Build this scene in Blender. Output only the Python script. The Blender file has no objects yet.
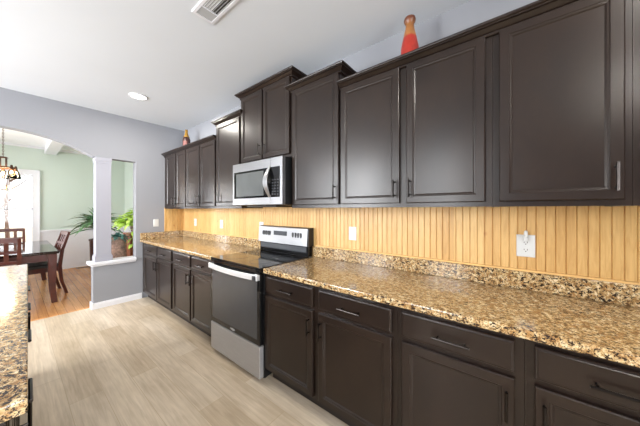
import bpy, bmesh, math, random
from mathutils import Vector, Matrix
random.seed(7)
scene = bpy.context.scene
COL = scene.collection
PI = math.pi

# ------------------------------------------------------------------ camera
CX, CH, YAW, FPX = -1.868, 1.37, 51.6, 244.0
cam_data = bpy.data.cameras.new('camera')
cam = bpy.data.objects.new('camera', cam_data)
COL.objects.link(cam)
cam.location = (CX, 0.0, CH)
cam.rotation_euler = (PI / 2, 0, -math.radians(YAW))
cam_data.sensor_width = 36.0
cam_data.lens = FPX / 640 * 36.0
cam_data.shift_y = -3.3 / 640
cam_data.clip_start = 0.05
scene.camera = cam

# ------------------------------------------------------------------ world, daylight, exposure
world = bpy.data.worlds.new('sky')
scene.world = world
world.use_nodes = True
wb = world.node_tree.nodes['Background']
wb.inputs[0].default_value = (0.93, 0.96, 1.0, 1)
wb.inputs[1].default_value = 2.2
scene.view_settings.view_transform = 'Standard'
scene.view_settings.look = 'None'
scene.view_settings.exposure = 0.24
scene.view_settings.gamma = 1.0
scene.view_settings.use_curve_mapping = False
scene.cycles.sample_clamp_indirect = 4.0
scene.cycles.use_adaptive_sampling = False
scene.cycles.caustics_reflective = False
scene.cycles.caustics_refractive = False


def area_light(name, loc, rot, sx, sy, power, color):
    d = bpy.data.lights.new(name, 'AREA')
    d.shape = 'RECTANGLE'
    d.size, d.size_y = sx, sy
    d.energy = power
    d.color = color
    o = bpy.data.objects.new(name, d)
    o.location = loc
    o.rotation_euler = rot
    COL.objects.link(o)
    return o


DAY = (0.95, 0.975, 1.0)
XL, XD, YR, YE, YB, HC = -4.4, -3.95, -2.6, 4.51, 8.15, 2.745      # kitchen left wall, dining left wall, rear wall, end wall, dining back wall, ceiling
# daylight through the windows the photo does not show (left wall, wall behind the camera)
for wy, ww, wp in ((1.22, 0.80, 62), (3.08, 0.95, 170), (4.20, 0.42, 120)):
    area_light('daylight_left', (XL - 0.22, wy, 1.72), (0, -PI / 2, 0), 1.75, ww, wp, DAY)
area_light('daylight_rear', (-2.6, YR - 0.25, 1.35), (PI / 2, 0, 0), 2.6, 2.1, 185, DAY)
# samples the sky through the dining room window
area_light('sky_portal', (-2.085, YB + 0.2, 1.37), (-PI / 2, 0, 0), 1.03, 1.55, 1, DAY).data.cycles.is_portal = True
# daylight through the dining room's left side window
area_light('daylight_dining', (XD - 0.25, 6.4, 1.5), (0, -PI / 2, 0), 1.5, 2.2, 120, DAY)
area_light('daylight_dining_back', (-3.27, YB + 0.35, 1.4), (-PI / 2, 0, 0), 1.0, 1.5, 90, DAY)  # lamp outside the unseen second back window, added for glare on cabinet doors


# ------------------------------------------------------------------ materials
def lin(c):
    return tuple(((v / 255) / 12.92 if v / 255 <= 0.04045 else ((v / 255 + 0.055) / 1.055) ** 2.4) for v in c) + (1,)


def new_mat(name):
    m = bpy.data.materials.new(name)
    m.use_nodes = True
    nt = m.node_tree
    return m, nt, nt.nodes['Principled BSDF']


def N(nt, kind, **kw):
    n = nt.nodes.new(kind)
    for k, v in kw.items():
        if k.startswith('i_'):
            key = k[2:]
            key = int(key) if key.isdigit() else key.replace('_', ' ')
            n.inputs[key].default_value = v
        else:
            setattr(n, k, v)
    return n


def pos(nt, scale=(1, 1, 1), rot=(0, 0, 0)):
    g = N(nt, 'ShaderNodeNewGeometry')
    mp = N(nt, 'ShaderNodeMapping')
    mp.inputs['Scale'].default_value = scale
    mp.inputs['Rotation'].default_value = rot
    nt.links.new(g.outputs['Position'], mp.inputs['Vector'])
    return mp.outputs['Vector']


def ramp(nt, fac, stops, interp='LINEAR'):
    r = N(nt, 'ShaderNodeValToRGB')
    r.color_ramp.interpolation = interp
    els = r.color_ramp.elements
    while len(els) < len(stops):
        els.new(0.5)
    for e, (p, c) in zip(els, stops):
        e.position = p
        e.color = c
    nt.links.new(fac, r.inputs[0])
    return r.outputs[0]


def mixc(nt, fac, a, b, blend='MIX'):
    m = N(nt, 'ShaderNodeMix', data_type='RGBA', blend_type=blend)
    for v, i in ((fac, 0), (a, 6), (b, 7)):
        if hasattr(v, 'is_linked'):
            nt.links.new(v, m.inputs[i])
        else:
            m.inputs[i].default_value = v
    return m.outputs[2]


def noise(nt, vec, scale, detail=3.0, rough=0.55, dist=0.0):
    n = N(nt, 'ShaderNodeTexNoise')
    n.inputs['Scale'].default_value = scale
    n.inputs['Detail'].default_value = detail
    n.inputs['Roughness'].default_value = rough
    n.inputs['Distortion'].default_value = dist
    nt.links.new(vec, n.inputs['Vector'])
    return n.outputs['Fac']


def bump(nt, bsdf, h, strength=0.1, dist=0.01):
    b = N(nt, 'ShaderNodeBump')
    b.inputs['Strength'].default_value = strength
    b.inputs['Distance'].default_value = dist
    nt.links.new(h, b.inputs['Height'])
    nt.links.new(b.outputs[0], bsdf.inputs['Normal'])


def plain(name, rgb, rough=0.5, metal=0.0, var=0.04, scale=6.0, spec=0.5):
    """a colour with slight procedural mottling"""
    m, nt, b = new_mat(name)
    c = lin(rgb)
    n = noise(nt, pos(nt), scale, 3)
    lo = tuple(max(0, v * (1 - var)) for v in c[:3]) + (1,)
    hi = tuple(min(1, v * (1 + var)) for v in c[:3]) + (1,)
    nt.links.new(ramp(nt, n, [(0.3, lo), (0.7, hi)]), b.inputs['Base Color'])
    b.inputs['Roughness'].default_value = rough
    b.inputs['Metallic'].default_value = metal
    b.inputs['Specular IOR Level'].default_value = spec
    return m


def wall_paint(name, rgb, rough=0.75):
    m = plain(name, rgb, rough, var=0.015, scale=1.5, spec=0.25)
    nt = m.node_tree
    bump(nt, nt.nodes['Principled BSDF'], noise(nt, pos(nt), 260, 2), 0.04, 0.002)
    return m


def cabinet_finish():
    m, nt, b = new_mat('espresso_stained_wood')
    big = noise(nt, pos(nt, (1, 1, 0.8)), 5.0, 4, 0.6)
    grain = noise(nt, pos(nt, (30, 30, 1.6)), 6.0, 4, 0.6, 0.4)
    c1 = ramp(nt, big, [(0.3, lin((27, 18, 14))), (0.7, lin((39, 28, 22)))])
    c2 = ramp(nt, grain, [(0.3, (0.9, 0.9, 0.9, 1)), (0.7, (1.05, 1.05, 1.05, 1))])
    nt.links.new(mixc(nt, 1.0, c1, c2, 'MULTIPLY'), b.inputs['Base Color'])
    b.inputs['Roughness'].default_value = 0.28
    b.inputs['Specular IOR Level'].default_value = 0.45
    return m


def granite():
    m, nt, b = new_mat('speckled_granite')
    p = pos(nt)
    n1 = noise(nt, p, 52, 5, 0.68, 0.5)
    n2 = noise(nt, pos(nt, (1, 0.6, 1), (0, 0, 0.5)), 88, 4, 0.7, 0.5)
    n3 = noise(nt, p, 165, 3, 0.6)
    n4 = noise(nt, p, 30, 4, 0.6, 0.8)
    base = ramp(nt, n1, [(0.32, lin((98, 70, 42))), (0.42, lin((156, 120, 76))), (0.51, lin((196, 166, 118))), (0.63, lin((228, 208, 170)))])
    rust = ramp(nt, n4, [(0.50, (0, 0, 0, 1)), (0.64, (0.65, 0.65, 0.65, 1))])
    base = mixc(nt, rust, base, lin((152, 106, 56)))
    dk = ramp(nt, n2, [(0.525, (0, 0, 0, 1)), (0.575, (1, 1, 1, 1))])
    base = mixc(nt, dk, base, lin((46, 33, 26)))
    dk2 = ramp(nt, n3, [(0.555, (0, 0, 0, 1)), (0.61, (1, 1, 1, 1))])
    base = mixc(nt, dk2, base, lin((40, 32, 28)))
    nt.links.new(base, b.inputs['Base Color'])
    b.inputs['Roughness'].default_value = 0.13
    b.inputs['Specular IOR Level'].default_value = 0.55
    bump(nt, b, n2, 0.02, 0.002)
    return m


def planks(name, width, length, tones, seam, rough, grain_scale=1.0, seam_w=0.002):
    """floor boards running along world y"""
    m, nt, b = new_mat(name)
    br = N(nt, 'ShaderNodeTexBrick')
    br.offset = 0.37
    br.inputs['Scale'].default_value = 1.0
    br.inputs['Mortar Size'].default_value = seam_w
    br.inputs['Mortar Smooth'].default_value = 0.3
    br.inputs['Brick Width'].default_value = length
    br.inputs['Row Height'].default_value = width
    br.inputs['Color1'].default_value = (0, 0, 0, 1)
    br.inputs['Color2'].default_value = (1, 1, 1, 1)
    br.inputs['Mortar'].default_value = (0.5, 0.5, 0.5, 1)
    nt.links.new(pos(nt, (1, 1, 1), (0, 0, PI / 2)), br.inputs['Vector'])
    tone = ramp(nt, br.outputs['Color'], [(0.0, lin(tones[0])), (0.5, lin(tones[1])), (1.0, lin(tones[2]))])
    g = noise(nt, pos(nt, (22 * grain_scale, 1.1, 1)), 2.2, 5, 0.62, 0.6)
    patch = noise(nt, pos(nt, (3.0, 0.9, 1)), 1.7, 3, 0.6)
    col = mixc(nt, 1.0, tone, ramp(nt, g, [(0.3, (0.80, 0.77, 0.73, 1)), (0.7, (1.10, 1.10, 1.10, 1))]), 'MULTIPLY')
    col = mixc(nt, 1.0, col, ramp(nt, patch, [(0.32, (0.80, 0.77, 0.72, 1)), (0.65, (1.06, 1.06, 1.06, 1))]), 'MULTIPLY')
    col = mixc(nt, br.outputs['Fac'], col, lin(seam))
    nt.links.new(col, b.inputs['Base Color'])
    b.inputs['Roughness'].default_value = rough
    bump(nt, b, g, 0.04, 0.002)
    return m


def pine():
    m, nt, b = new_mat('knotty_pine')
    # boards run vertically; grain stretched along z, board tone steps along y (and x on the end wall)
    g = N(nt, 'ShaderNodeNewGeometry')
    sx = N(nt, 'ShaderNodeSeparateXYZ')
    nt.links.new(g.outputs['Position'], sx.inputs[0])
    add = N(nt, 'ShaderNodeMath', operation='SUBTRACT')
    nt.links.new(sx.outputs['Y'], add.inputs[0])
    nt.links.new(sx.outputs['X'], add.inputs[1])
    div = N(nt, 'ShaderNodeMath', operation='DIVIDE')
    nt.links.new(add.outputs[0], div.inputs[0])
    div.inputs[1].default_value = 0.081
    fl = N(nt, 'ShaderNodeMath', operation='FLOOR')
    nt.links.new(div.outputs[0], fl.inputs[0])
    wn = N(nt, 'ShaderNodeTexWhiteNoise', noise_dimensions='1D')
    nt.links.new(fl.outputs[0], wn.inputs['W'])
    tone = ramp(nt, wn.outputs['Value'], [(0, lin((200, 158, 98))), (0.5, lin((208, 168, 107))), (1, lin((214, 178, 119)))])
    gr = noise(nt, pos(nt, (16, 16, 1.6)), 3.0, 4, 0.6, 1.2)
    col = mixc(nt, 1.0, tone, ramp(nt, gr, [(0.32, (0.84, 0.77, 0.66, 1)), (0.62, (1.03, 1.03, 1.03, 1))]), 'MULTIPLY')
    vo = N(nt, 'ShaderNodeTexVoronoi')
    vo.inputs['Scale'].default_value = 4.2
    nt.links.new(pos(nt, (1, 1.2, 0.8)), vo.inputs['Vector'])
    kn = ramp(nt, vo.outputs['Distance'], [(0.03, (1, 1, 1, 1)), (0.075, (0, 0, 0, 1))])
    col = mixc(nt, kn, col, lin((170, 112, 58)))
    nt.links.new(col, b.inputs['Base Color'])
    b.inputs['Roughness'].default_value = 0.42
    return m


def steel(name, rgb=(178, 178, 178), rough=0.3):
    m, nt, b = new_mat(name)
    g = noise(nt, pos(nt, (2, 2, 160)), 4, 3, 0.6)
    nt.links.new(ramp(nt, g, [(0.3, lin(tuple(v - 8 for v in rgb))), (0.7, lin(tuple(min(255, v + 8) for v in rgb)))]), b.inputs['Base Color'])
    b.inputs['Metallic'].default_value = 1.0
    b.inputs['Roughness'].default_value = rough
    return m


def clear_glass(name, tint=(1, 1, 1, 1), refl=0.1):
    m, nt, b = new_mat(name)
    nt.nodes.remove(b)
    out = nt.nodes['Material Output']
    tr = N(nt, 'ShaderNodeBsdfTransparent')
    tr.inputs[0].default_value = tint
    gl = N(nt, 'ShaderNodeBsdfGlossy')
    gl.inputs['Roughness'].default_value = 0.03
    lw = N(nt, 'ShaderNodeFresnel')
    lw.inputs['IOR'].default_value = 1.4
    mx = N(nt, 'ShaderNodeMixShader')
    nt.links.new(lw.outputs[0], mx.inputs[0])
    nt.links.new(tr.outputs[0], mx.inputs[1])
    nt.links.new(gl.outputs[0], mx.inputs[2])
    nt.links.new(mx.outputs[0], out.inputs['Surface'])
    return m


def glow(name, rgb, strength):
    m, nt, b = new_mat(name)
    b.inputs['Base Color'].default_value = rgb + (1,)
    b.inputs['Emission Color'].default_value = rgb + (1,)
    b.inputs['Emission Strength'].default_value = strength
    return m


M = {}
M['paint_grey'] = wall_paint('lavender_grey_paint', (144, 145, 150))
M['paint_green'] = wall_paint('sage_green_paint', (197, 208, 198))
M['paint_white'] = wall_paint('white_ceiling_paint', (213, 216, 220))
M['paint_white_lit'] = wall_paint('lit_white_ceiling_paint', (246, 246, 246))  # ceiling white raised in the colour to make up for weak dining light
M['trim_white'] = plain('white_trim_paint', (224, 224, 228), 0.4, var=0.01)
M['column_paint'] = wall_paint('pale_column_paint', (158, 158, 167))
M['cabinet'] = cabinet_finish()
M['cabinet_dark'] = plain('dark_toe_kick', (36, 30, 28), 0.6)
M['granite'] = granite()
M['floor_lvp'] = planks('greige_plank_floor', 0.18, 1.22, ((194, 176, 152), (206, 190, 168), (213, 199, 180)), (178, 158, 130), 0.36)
M['floor_oak'] = planks('honey_oak_floor', 0.083, 0.9, ((190, 130, 78), (206, 146, 90), (216, 160, 104)), (130, 80, 42), 0.22, 1.6)
M['pine'] = pine()
M['pine_trim'] = plain('pine_trim_strip', (222, 178, 112), 0.45, var=0.12, scale=14)
M['steel'] = steel('brushed_stainless', (182, 182, 184), 0.45)
M['steel_bright'] = steel('bright_stainless', (160, 160, 162), 0.33)
M['brushed_light'] = steel('handle_stainless', (232, 232, 232), 0.4)
M['brushed_light'].node_tree.nodes['Principled BSDF'].inputs['Metallic'].default_value = 0.75
M['steel'].node_tree.nodes['Principled BSDF'].inputs['Metallic'].default_value = 0.7
M['black_gloss'] = plain('black_glass', (16, 16, 17), 0.07, var=0.02)
M['black_enamel'] = plain('black_enamel', (22, 22, 23), 0.32)
M['oven_glass'] = plain('smoked_glass_reflection_grey', (60, 60, 62), 0.16, var=0.05)  # smoked glass, its grey lightened to stand for room reflections
M['micro_glass'] = plain('grey_microwave_window', (92, 94, 94), 0.12, var=0.05)
M['pull'] = plain('dark_bronze_pull', (54, 50, 48), 0.3, metal=1.0)
M['white_plastic'] = plain('white_plastic', (206, 206, 204), 0.35, var=0.01)
M['slot'] = plain('outlet_slot_dark', (60, 56, 52), 0.6)
M['grey_mesh'] = plain('grey_damper', (176, 176, 176), 0.7)
M['dark_void'] = plain('dark_duct', (52, 46, 42), 0.8)
M['mahogany'] = plain('mahogany_stain', (84, 36, 26), 0.3, var=0.25, scale=9)
M['table_wood'] = plain('polished_dark_table', (40, 27, 24), 0.06, var=0.2, scale=7)
M['leather'] = plain('charcoal_leather', (40, 38, 38), 0.4, var=0.1)
M['bronze'] = plain('aged_bronze', (86, 58, 40), 0.4, metal=0.7, var=0.2)
M['leaf_dark'] = plain('dark_green_leaf', (88, 128, 84), 0.45, var=0.3, scale=18)
M['leaf_bright'] = plain('lime_green_leaf', (178, 208, 92), 0.45, var=0.3, scale=16)
M['leaf_blue'] = plain('blue_green_leaf', (70, 112, 104), 0.5, var=0.3, scale=16)
M['pot_brown'] = plain('weathered_bark', (128, 102, 88), 0.75, var=0.5, scale=24)
M['chest_wood'] = plain('orange_brown_wood', (146, 80, 42), 0.4, var=0.25, scale=10)
M['soil'] = plain('potting_soil', (50, 36, 28), 0.9, var=0.3)
M['bark'] = plain('grey_brown_bark', (122, 98, 84), 0.9, var=0.4, scale=10)
M['lawn'] = plain('pale_winter_lawn', (205, 190, 165), 0.9, var=0.25, scale=3)
M['register'] = plain('dark_metal_register', (84, 76, 64), 0.5)
M['glass'] = clear_glass('window_glass')
M['shade_glass'] = clear_glass('lamp_glass', (1.0, 0.96, 0.9, 1))
M['bulb'] = glow('warm_bulb', (1.0, 0.62, 0.28), 14)
M['downlight'] = glow('downlight_lens', (1.0, 0.97, 0.92), 9)
M['downlight'].cycles.emission_sampling = 'NONE'
M['bulb'].cycles.emission_sampling = 'NONE'
M['display'] = plain('grey_display', (70, 72, 76), 0.2)
M['marks'] = plain('dark_control_marks', (40, 40, 42), 0.4)
M['badge'] = plain('pale_badge', (200, 200, 202), 0.3, metal=0.6)


def vase_mat():
    m, nt, b = new_mat('red_and_tan_glaze')
    g = N(nt, 'ShaderNodeNewGeometry')
    s = N(nt, 'ShaderNodeSeparateXYZ')
    nt.links.new(g.outputs['Position'], s.inputs[0])
    nn = noise(nt, pos(nt), 30, 3)
    mm = N(nt, 'ShaderNodeMath', operation='MULTIPLY_ADD')
    nt.links.new(nn, mm.inputs[0])
    mm.inputs[1].default_value = 0.02
    nt.links.new(s.outputs['Z'], mm.inputs[2])
    mr = N(nt, 'ShaderNodeMapRange')
    mr.inputs['From Min'].default_value = 2.30
    mr.inputs['From Max'].default_value = 2.68
    nt.links.new(mm.outputs[0], mr.inputs['Value'])
    c = ramp(nt, mr.outputs[0], [(0.0, lin((158, 40, 31))), (0.62, lin((168, 48, 36))), (0.66, lin((168, 112, 62))), (0.86, lin((150, 96, 50))), (0.93, lin((112, 64, 44)))])
    nt.links.new(mixc(nt, 1.0, c, ramp(nt, nn, [(0.3, (0.8, 0.8, 0.8, 1)), (0.7, (1.1, 1.1, 1.1, 1))]), 'MULTIPLY'), b.inputs['Base Color'])
    b.inputs['Roughness'].default_value = 0.35
    return m


M['vase'] = vase_mat()
M['amber'] = plain('amber_bottle', (150, 112, 40), 0.2, var=0.15)
M['maroon'] = plain('maroon_bottle', (60, 34, 30), 0.3, var=0.3, scale=30)
M['pinkish'] = plain('dusty_pink_label', (132, 84, 78), 0.6)


# ------------------------------------------------------------------ mesh helpers
class MB:
    def __init__(self):
        self.bm = bmesh.new()

    def box(self, x0, x1, y0, y1, z0, z1, mat=None):
        x0, x1 = sorted((x0, x1)); y0, y1 = sorted((y0, y1)); z0, z1 = sorted((z0, z1))
        vs = [self.bm.verts.new((x, y, z)) for x in (x0, x1) for y in (y0, y1) for z in (z0, z1)]
        if mat is not None:
            for v in vs:
                v.co = mat @ v.co
        for f in ((0, 1, 3, 2), (4, 6, 7, 5), (0, 4, 5, 1), (2, 3, 7, 6), (0, 2, 6, 4), (1, 5, 7, 3)):
            self.bm.faces.new([vs[i] for i in f])
        return self

    def tube(self, pts, r, n=10, closed=False, caps=True):
        pts = [Vector(p) for p in pts]
        rs = r if isinstance(r, (list, tuple)) else [r] * len(pts)
        rings = []
        up = None
        for i, p in enumerate(pts):
            if closed:
                t = pts[(i + 1) % len(pts)] - pts[i - 1]
            else:
                t = pts[min(i + 1, len(pts) - 1)] - pts[max(i - 1, 0)]
            t.normalize()
            if up is None:
                up = Vector((0, 0, 1)) if abs(t.z) < 0.9 else Vector((1, 0, 0))
            a = t.cross(up).normalized()
            b = a.cross(t).normalized()
            up = b
            rings.append([self.bm.verts.new(p + (a * math.cos(k * 2 * PI / n) + b * math.sin(k * 2 * PI / n)) * rs[i]) for k in range(n)])
        m = len(rings)
        for i in range(m if closed else m - 1):
            A, B = rings[i], rings[(i + 1) % m]
            for k in range(n):
                self.bm.faces.new((A[k], A[(k + 1) % n], B[(k + 1) % n], B[k]))
        if caps and not closed:
            self.bm.faces.new(list(reversed(rings[0])))
            self.bm.faces.new(rings[-1])
        return self

    def lathe(self, prof, c=(0, 0, 0), n=24):
        """prof: list of (radius, z)"""
        rings = []
        for r, z in prof:
            if r < 1e-5:
                rings.append([self.bm.verts.new((c[0], c[1], c[2] + z))])
            else:
                rings.append([self.bm.verts.new((c[0] + r * math.cos(k * 2 * PI / n), c[1] + r * math.sin(k * 2 * PI / n), c[2] + z)) for k in range(n)])
        for A, B in zip(rings, rings[1:]):
            for k in range(n):
                a = [A[k % len(A)], A[(k + 1) % len(A)]] if len(A) > 1 else [A[0]]
                b = [B[(k + 1) % len(B)], B[k % len(B)]] if len(B) > 1 else [B[0]]
                if len(a) + len(b) > 2:
                    self.bm.faces.new(a + b)
        for R in (rings[0], rings[-1]):
            if len(R) > 1:
                self.bm.faces.new(R)
        return self

    def rings(self, loops, cap=True):
        """bridge successive equal-length closed loops of points"""
        L = [[self.bm.verts.new(p) for p in lp] for lp in loops]
        n = len(L[0])
        for A, B in zip(L, L[1:]):
            for k in range(n):
                self.bm.faces.new((A[k], A[(k + 1) % n], B[(k + 1) % n], B[k]))
        if cap:
            self.bm.faces.new(L[0])
            self.bm.faces.new(L[-1])
        return self

    def prism(self, poly, axis, a, b):
        """extrude a 2D polygon along an axis from a to b ('x': poly is (y,z); 'y': (x,z); 'z': (x,y))"""
        def P(u, v, w):
            return {'x': (w, u, v), 'y': (u, w, v), 'z': (u, v, w)}[axis]
        return self.rings([[P(u, v, a) for u, v in poly], [P(u, v, b) for u, v in poly]])

    def leaf(self, p, direction, length, width, droop=0.3, seg=5, twist=0.0):
        d = Vector(direction).normalized()
        side = d.cross(Vector((0, 0, 1)))
        if side.length < 1e-3:
            side = Vector((1, 0, 0))
        side.normalize()
        side = (Matrix.Rotation(twist, 3, d) @ side)
        prev = None
        for i in range(seg + 1):
            t = i / seg
            c = Vector(p) + d * length * t + Vector((0, 0, -droop * length * t * t))
            w = width * (math.sin(PI * (0.12 + 0.88 * t)) ** 0.8) * 0.5 if t < 1 else 0.0005
            mid = c + Vector((0, 0, -0.15 * w))
            row = [self.bm.verts.new(c - side * w), self.bm.verts.new(mid), self.bm.verts.new(c + side * w)]
            if prev:
                self.bm.faces.new((prev[0], prev[1], row[1], row[0]))
                self.bm.faces.new((prev[1], prev[2], row[2], row[1]))
            prev = row
        return self

    def build(self, name, mat, parent=None, loc=(0, 0, 0), bevel=0.0, smooth=False, segs=2, normals=True):
        if normals:
            bmesh.ops.recalc_face_normals(self.bm, faces=self.bm.faces)
        me = bpy.data.meshes.new(name)
        self.bm.to_mesh(me)
        self.bm.free()
        o = bpy.data.objects.new(name, me)
        COL.objects.link(o)
        me.materials.append(mat)
        o.location = loc
        if smooth:
            for p in me.polygons:
                p.use_smooth = True
        if bevel:
            mod = o.modifiers.new('bevel', 'BEVEL')
            mod.width = bevel
            mod.segments = segs
            mod.limit_method = 'ANGLE'
            mod.angle_limit = math.radians(40)
        if parent is not None:
            o.parent = parent
        return o


def thing(name, label, cat, loc=(0, 0, 0), rz=0.0, group=None):
    o = bpy.data.objects.new(name, None)
    o.empty_display_size = 0.1
    COL.objects.link(o)
    o.location = loc
    o.rotation_euler = (0, 0, rz)
    return tag(o, label, cat, group)


def tag(o, label, cat, group=None):
    o['label'] = label
    o['category'] = cat
    if group:
        o['group'] = group
    return o


def struct(o, label=None, cat=None):
    o['kind'] = 'structure'
    if label:
        o['label'] = label
    if cat:
        o['category'] = cat
    return o


def copy_tree(o, parent=None):
    c = o.copy()
    COL.objects.link(c)
    c.parent = parent
    for ch in list(o.children):
        copy_tree(ch, c)
    return c


# ------------------------------------------------------------------ the setting
YT = 4.66     # where the plank floor meets the oak floor, under the arch
WT = 0.14     # thickness of the end wall
f = MB().box(XL, 0, YR, YT, -0.06, 0).build('floor', M['floor_lvp'])
struct(f, 'pale greige plank floor of the kitchen', 'floor')
f = MB().box(XD - 0.12, 0, YT, YB, -0.06, 0).build('floor_dining', M['floor_oak'])
struct(f, 'honey coloured oak strip floor of the dining room', 'floor')
f = MB().prism([(YT - 0.03, 0), (YT - 0.015, 0.007), (YT + 0.015, 0.007), (YT + 0.03, 0)], 'x', -3.0, -1.2).build('trim_1', M['floor_oak'])
struct(f, 'oak threshold strip under the arch', 'trim')
f = MB().box(XL, 0, YR, YE + WT, HC, HC + 0.1).build('ceiling', M['paint_white'])
struct(f, 'white ceiling of the kitchen', 'ceiling')
f = MB().box(XD - 0.12, 0, YE + WT, YB, HC, HC + 0.1).build('ceiling_dining', M['paint_white_lit'])
struct(f, 'white ceiling of the dining room', 'ceiling')
f = MB().box(0, 0.12, YR, YE, 0, HC).build('wall_right', M['paint_grey'])
struct(f, 'grey wall above and behind the long run of cabinets', 'wall')


def panel_with_hole(axis, a, b, u0, u1, z0, z1, hu0, hu1, hz0, hz1, mb):
    """wall slab a..b thick with one rectangular opening, in four boxes"""
    def bx(p0, p1, q0, q1):
        if axis == 'x':
            mb.box(a, b, p0, p1, q0, q1)
        else:
            mb.box(p0, p1, a, b, q0, q1)
    bx(u0, hu0, z0, z1); bx(hu1, u1, z0, z1); bx(hu0, hu1, z0, hz0); bx(hu0, hu1, hz1, z1)
    return mb


# end wall: elliptical arch to the dining room and the pass-through beside it
def arch_z(x):
    return 2.318 - 0.2725 * abs(x + 2.10) ** 2.7


poly = [(0, 0), (0, HC), (XD, HC), (XD, 0), (-3.02, 0)]
for i in range(33):
    x = -3.02 + (3.02 - 1.179) * i / 32
    poly.append((x, arch_z(x)))
poly += [(-0.696, 2.098), (-0.696, 0.61), (-1.179, 0.61), (-1.179, 0)]
bm = bmesh.new()
vs = [bm.verts.new((x, YE, z)) for x, z in poly]
es = [bm.edges.new((vs[i], vs[(i + 1) % len(vs)])) for i in range(len(vs))]
res = bmesh.ops.triangle_fill(bm, edges=es, use_beauty=True)
fs = list(bm.faces)
ext = bmesh.ops.extrude_face_region(bm, geom=fs)
bmesh.ops.translate(bm, vec=(0, WT, 0), verts=[v for v in ext['geom'] if isinstance(v, bmesh.types.BMVert)])
mb = MB(); mb.bm.free(); mb.bm = bm
panel_struct = mb.build('wall_end', M['paint_grey'])
struct(panel_struct, 'lavender grey end wall with a wide arch and a pass-through', 'wall')
f = MB().box(XL, XD, YE, YE + WT, 0, HC).build('wall_end_left', M['paint_grey'])
struct(f, 'grey end wall left of the dining room', 'wall')
# dining side skin of the same wall is green
mb = MB().box(-0.69, 0, YE + WT, YE + WT + 0.006, 0, HC).build('wall_dining_front', M['paint_green'])
struct(mb, 'green dining room side of the end wall', 'wall')
f = MB().box(0, 0.12, YE, YB + 0.12, 0, HC).build('wall_dining_right', M['paint_green'])
struct(f, 'sage green right wall of the dining room', 'wall')
WX0, WX1, WZ0, WZ1 = -2.58, -1.59, 0.62, 2.125
f = panel_with_hole('y', YB, YB + 0.12, -2.68, 0, 0, HC, WX0 - 0.02, WX1 + 0.02, WZ0 - 0.02, WZ1 + 0.02, panel_with_hole('y', YB, YB + 0.12, XD - 0.12, -2.68, 0, HC, WX0 - 1.20, WX1 - 1.17, WZ0 - 0.02, WZ1 + 0.02, MB())).build('wall_dining_back', M['paint_green'])
struct(f, 'sage green back wall of the dining room', 'wall')
LW = ((0.80, 1.64), (2.58, 3.58), (3.97, 4.43))       # openings in the left wall
mb = MB()
cuts = [YR] + [v for w in LW for v in w] + [YE]
for y0, y1 in zip(cuts[0::2], cuts[1::2]):
    mb.box(XL - 0.12, XL, y0, y1, 0, HC)
for y0, y1 in LW:
    mb.box(XL - 0.12, XL, y0, y1, 0, 0.82).box(XL - 0.12, XL, y0, y1, 2.62, HC)
f = mb.build('wall_left', M['paint_grey'])
struct(f, 'grey left wall of the kitchen', 'wall')
f = panel_with_hole('x', XD - 0.12, XD, YE + WT, YB, 0, HC, 5.3, 7.5, 0.7, 2.25, MB()).build('wall_dining_left', M['paint_green'])
struct(f, 'sage green left wall of the dining room', 'wall')
f = panel_with_hole('y', YR - 0.12, YR, XL, 0.12, 0, HC, -3.9, -1.3, 0.3, 2.4, MB()).build('wall_rear', M['paint_grey'])
struct(f, 'grey wall behind the camera', 'wall')


def window(name, axis, a, u0, u1, z0, z1, side, cols, rows, label, mat_in='trim_white'):
    """double hung window: casing on the room side (side = +1/-1 along the axis), sash bars, one pane per sash"""
    def B(mb, u_0, u_1, d0, d1, q0, q1):
        if axis == 'y':
            mb.box(u_0, u_1, a + d0, a + d1, q0, q1)
        else:
            mb.box(a + d0, a + d1, u_0, u_1, q0, q1)
    root = thing(name, label, 'window')
    root['kind'] = 'structure'
    c = MB(); w = 0.10; s = side
    B(c, u0 - w, u0, 0, s * 0.022, z0 - 0.04, z1 + w); B(c, u1, u1 + w, 0, s * 0.022, z0 - 0.04, z1 + w)
    B(c, u0, u1, 0, s * 0.022, z1, z1 + w)
    B(c, u0 - w, u0 - w + 0.018, s * 0.022, s * 0.032, z0 - 0.04, z1 + w); B(c, u1 + w - 0.018, u1 + w, s * 0.022, s * 0.032, z0 - 0.04, z1 + w)
    B(c, u0 - w, u1 + w, s * 0.022, s * 0.032, z1 + w - 0.018, z1 + w)
    c.build('casing', M['trim_white'], root)
    c = MB()
    B(c, u0 - w - 0.02, u1 + w + 0.02, 0, s * 0.05, z0 - 0.06, z0 - 0.035)
    B(c, u0 - w, u1 + w, 0, s * 0.018, z0 - 0.14, z0 - 0.06)
    c.build('sill', M['trim_white'], root, bevel=0.004)
    zm = (z0 + z1) / 2 + 0.034
    for lo, hi, off in ((z0, zm, -0.035), (zm - 0.04, z1, -0.06)):
        c = MB(); t = 0.04; d0, d1 = s * off, s * (off + 0.024)
        B(c, u0 - 0.02, u0 + t * 0.2, d0, d1, lo, hi); B(c, u1 - t * 0.2, u1 + 0.02, d0, d1, lo, hi)
        B(c, u0, u1, d0, d1, lo, lo + t); B(c, u0, u1, d0, d1, hi - t * 0.6, hi)
        if off < -0.05:
            for k in range(1, cols):
                x = u1 - (u1 - u0) * k / cols
                B(c, x - 0.008, x + 0.008, d0, d1, lo, hi)
            for k in range(1, rows):
                z = lo + t + (hi - lo - t) * k / rows
                B(c, u0, u1, d0, d1, z - 0.008, z + 0.008)
        sash = c.build('sash', M['trim_white'], root)
        p = MB(); dm = (d0 + d1) / 2
        B(p, u0 - 0.005, u1 + 0.005, dm - 0.002, dm + 0.002, lo + 0.01, hi - 0.01)
        p.build('pane', M['glass'], sash)
    return root


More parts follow.
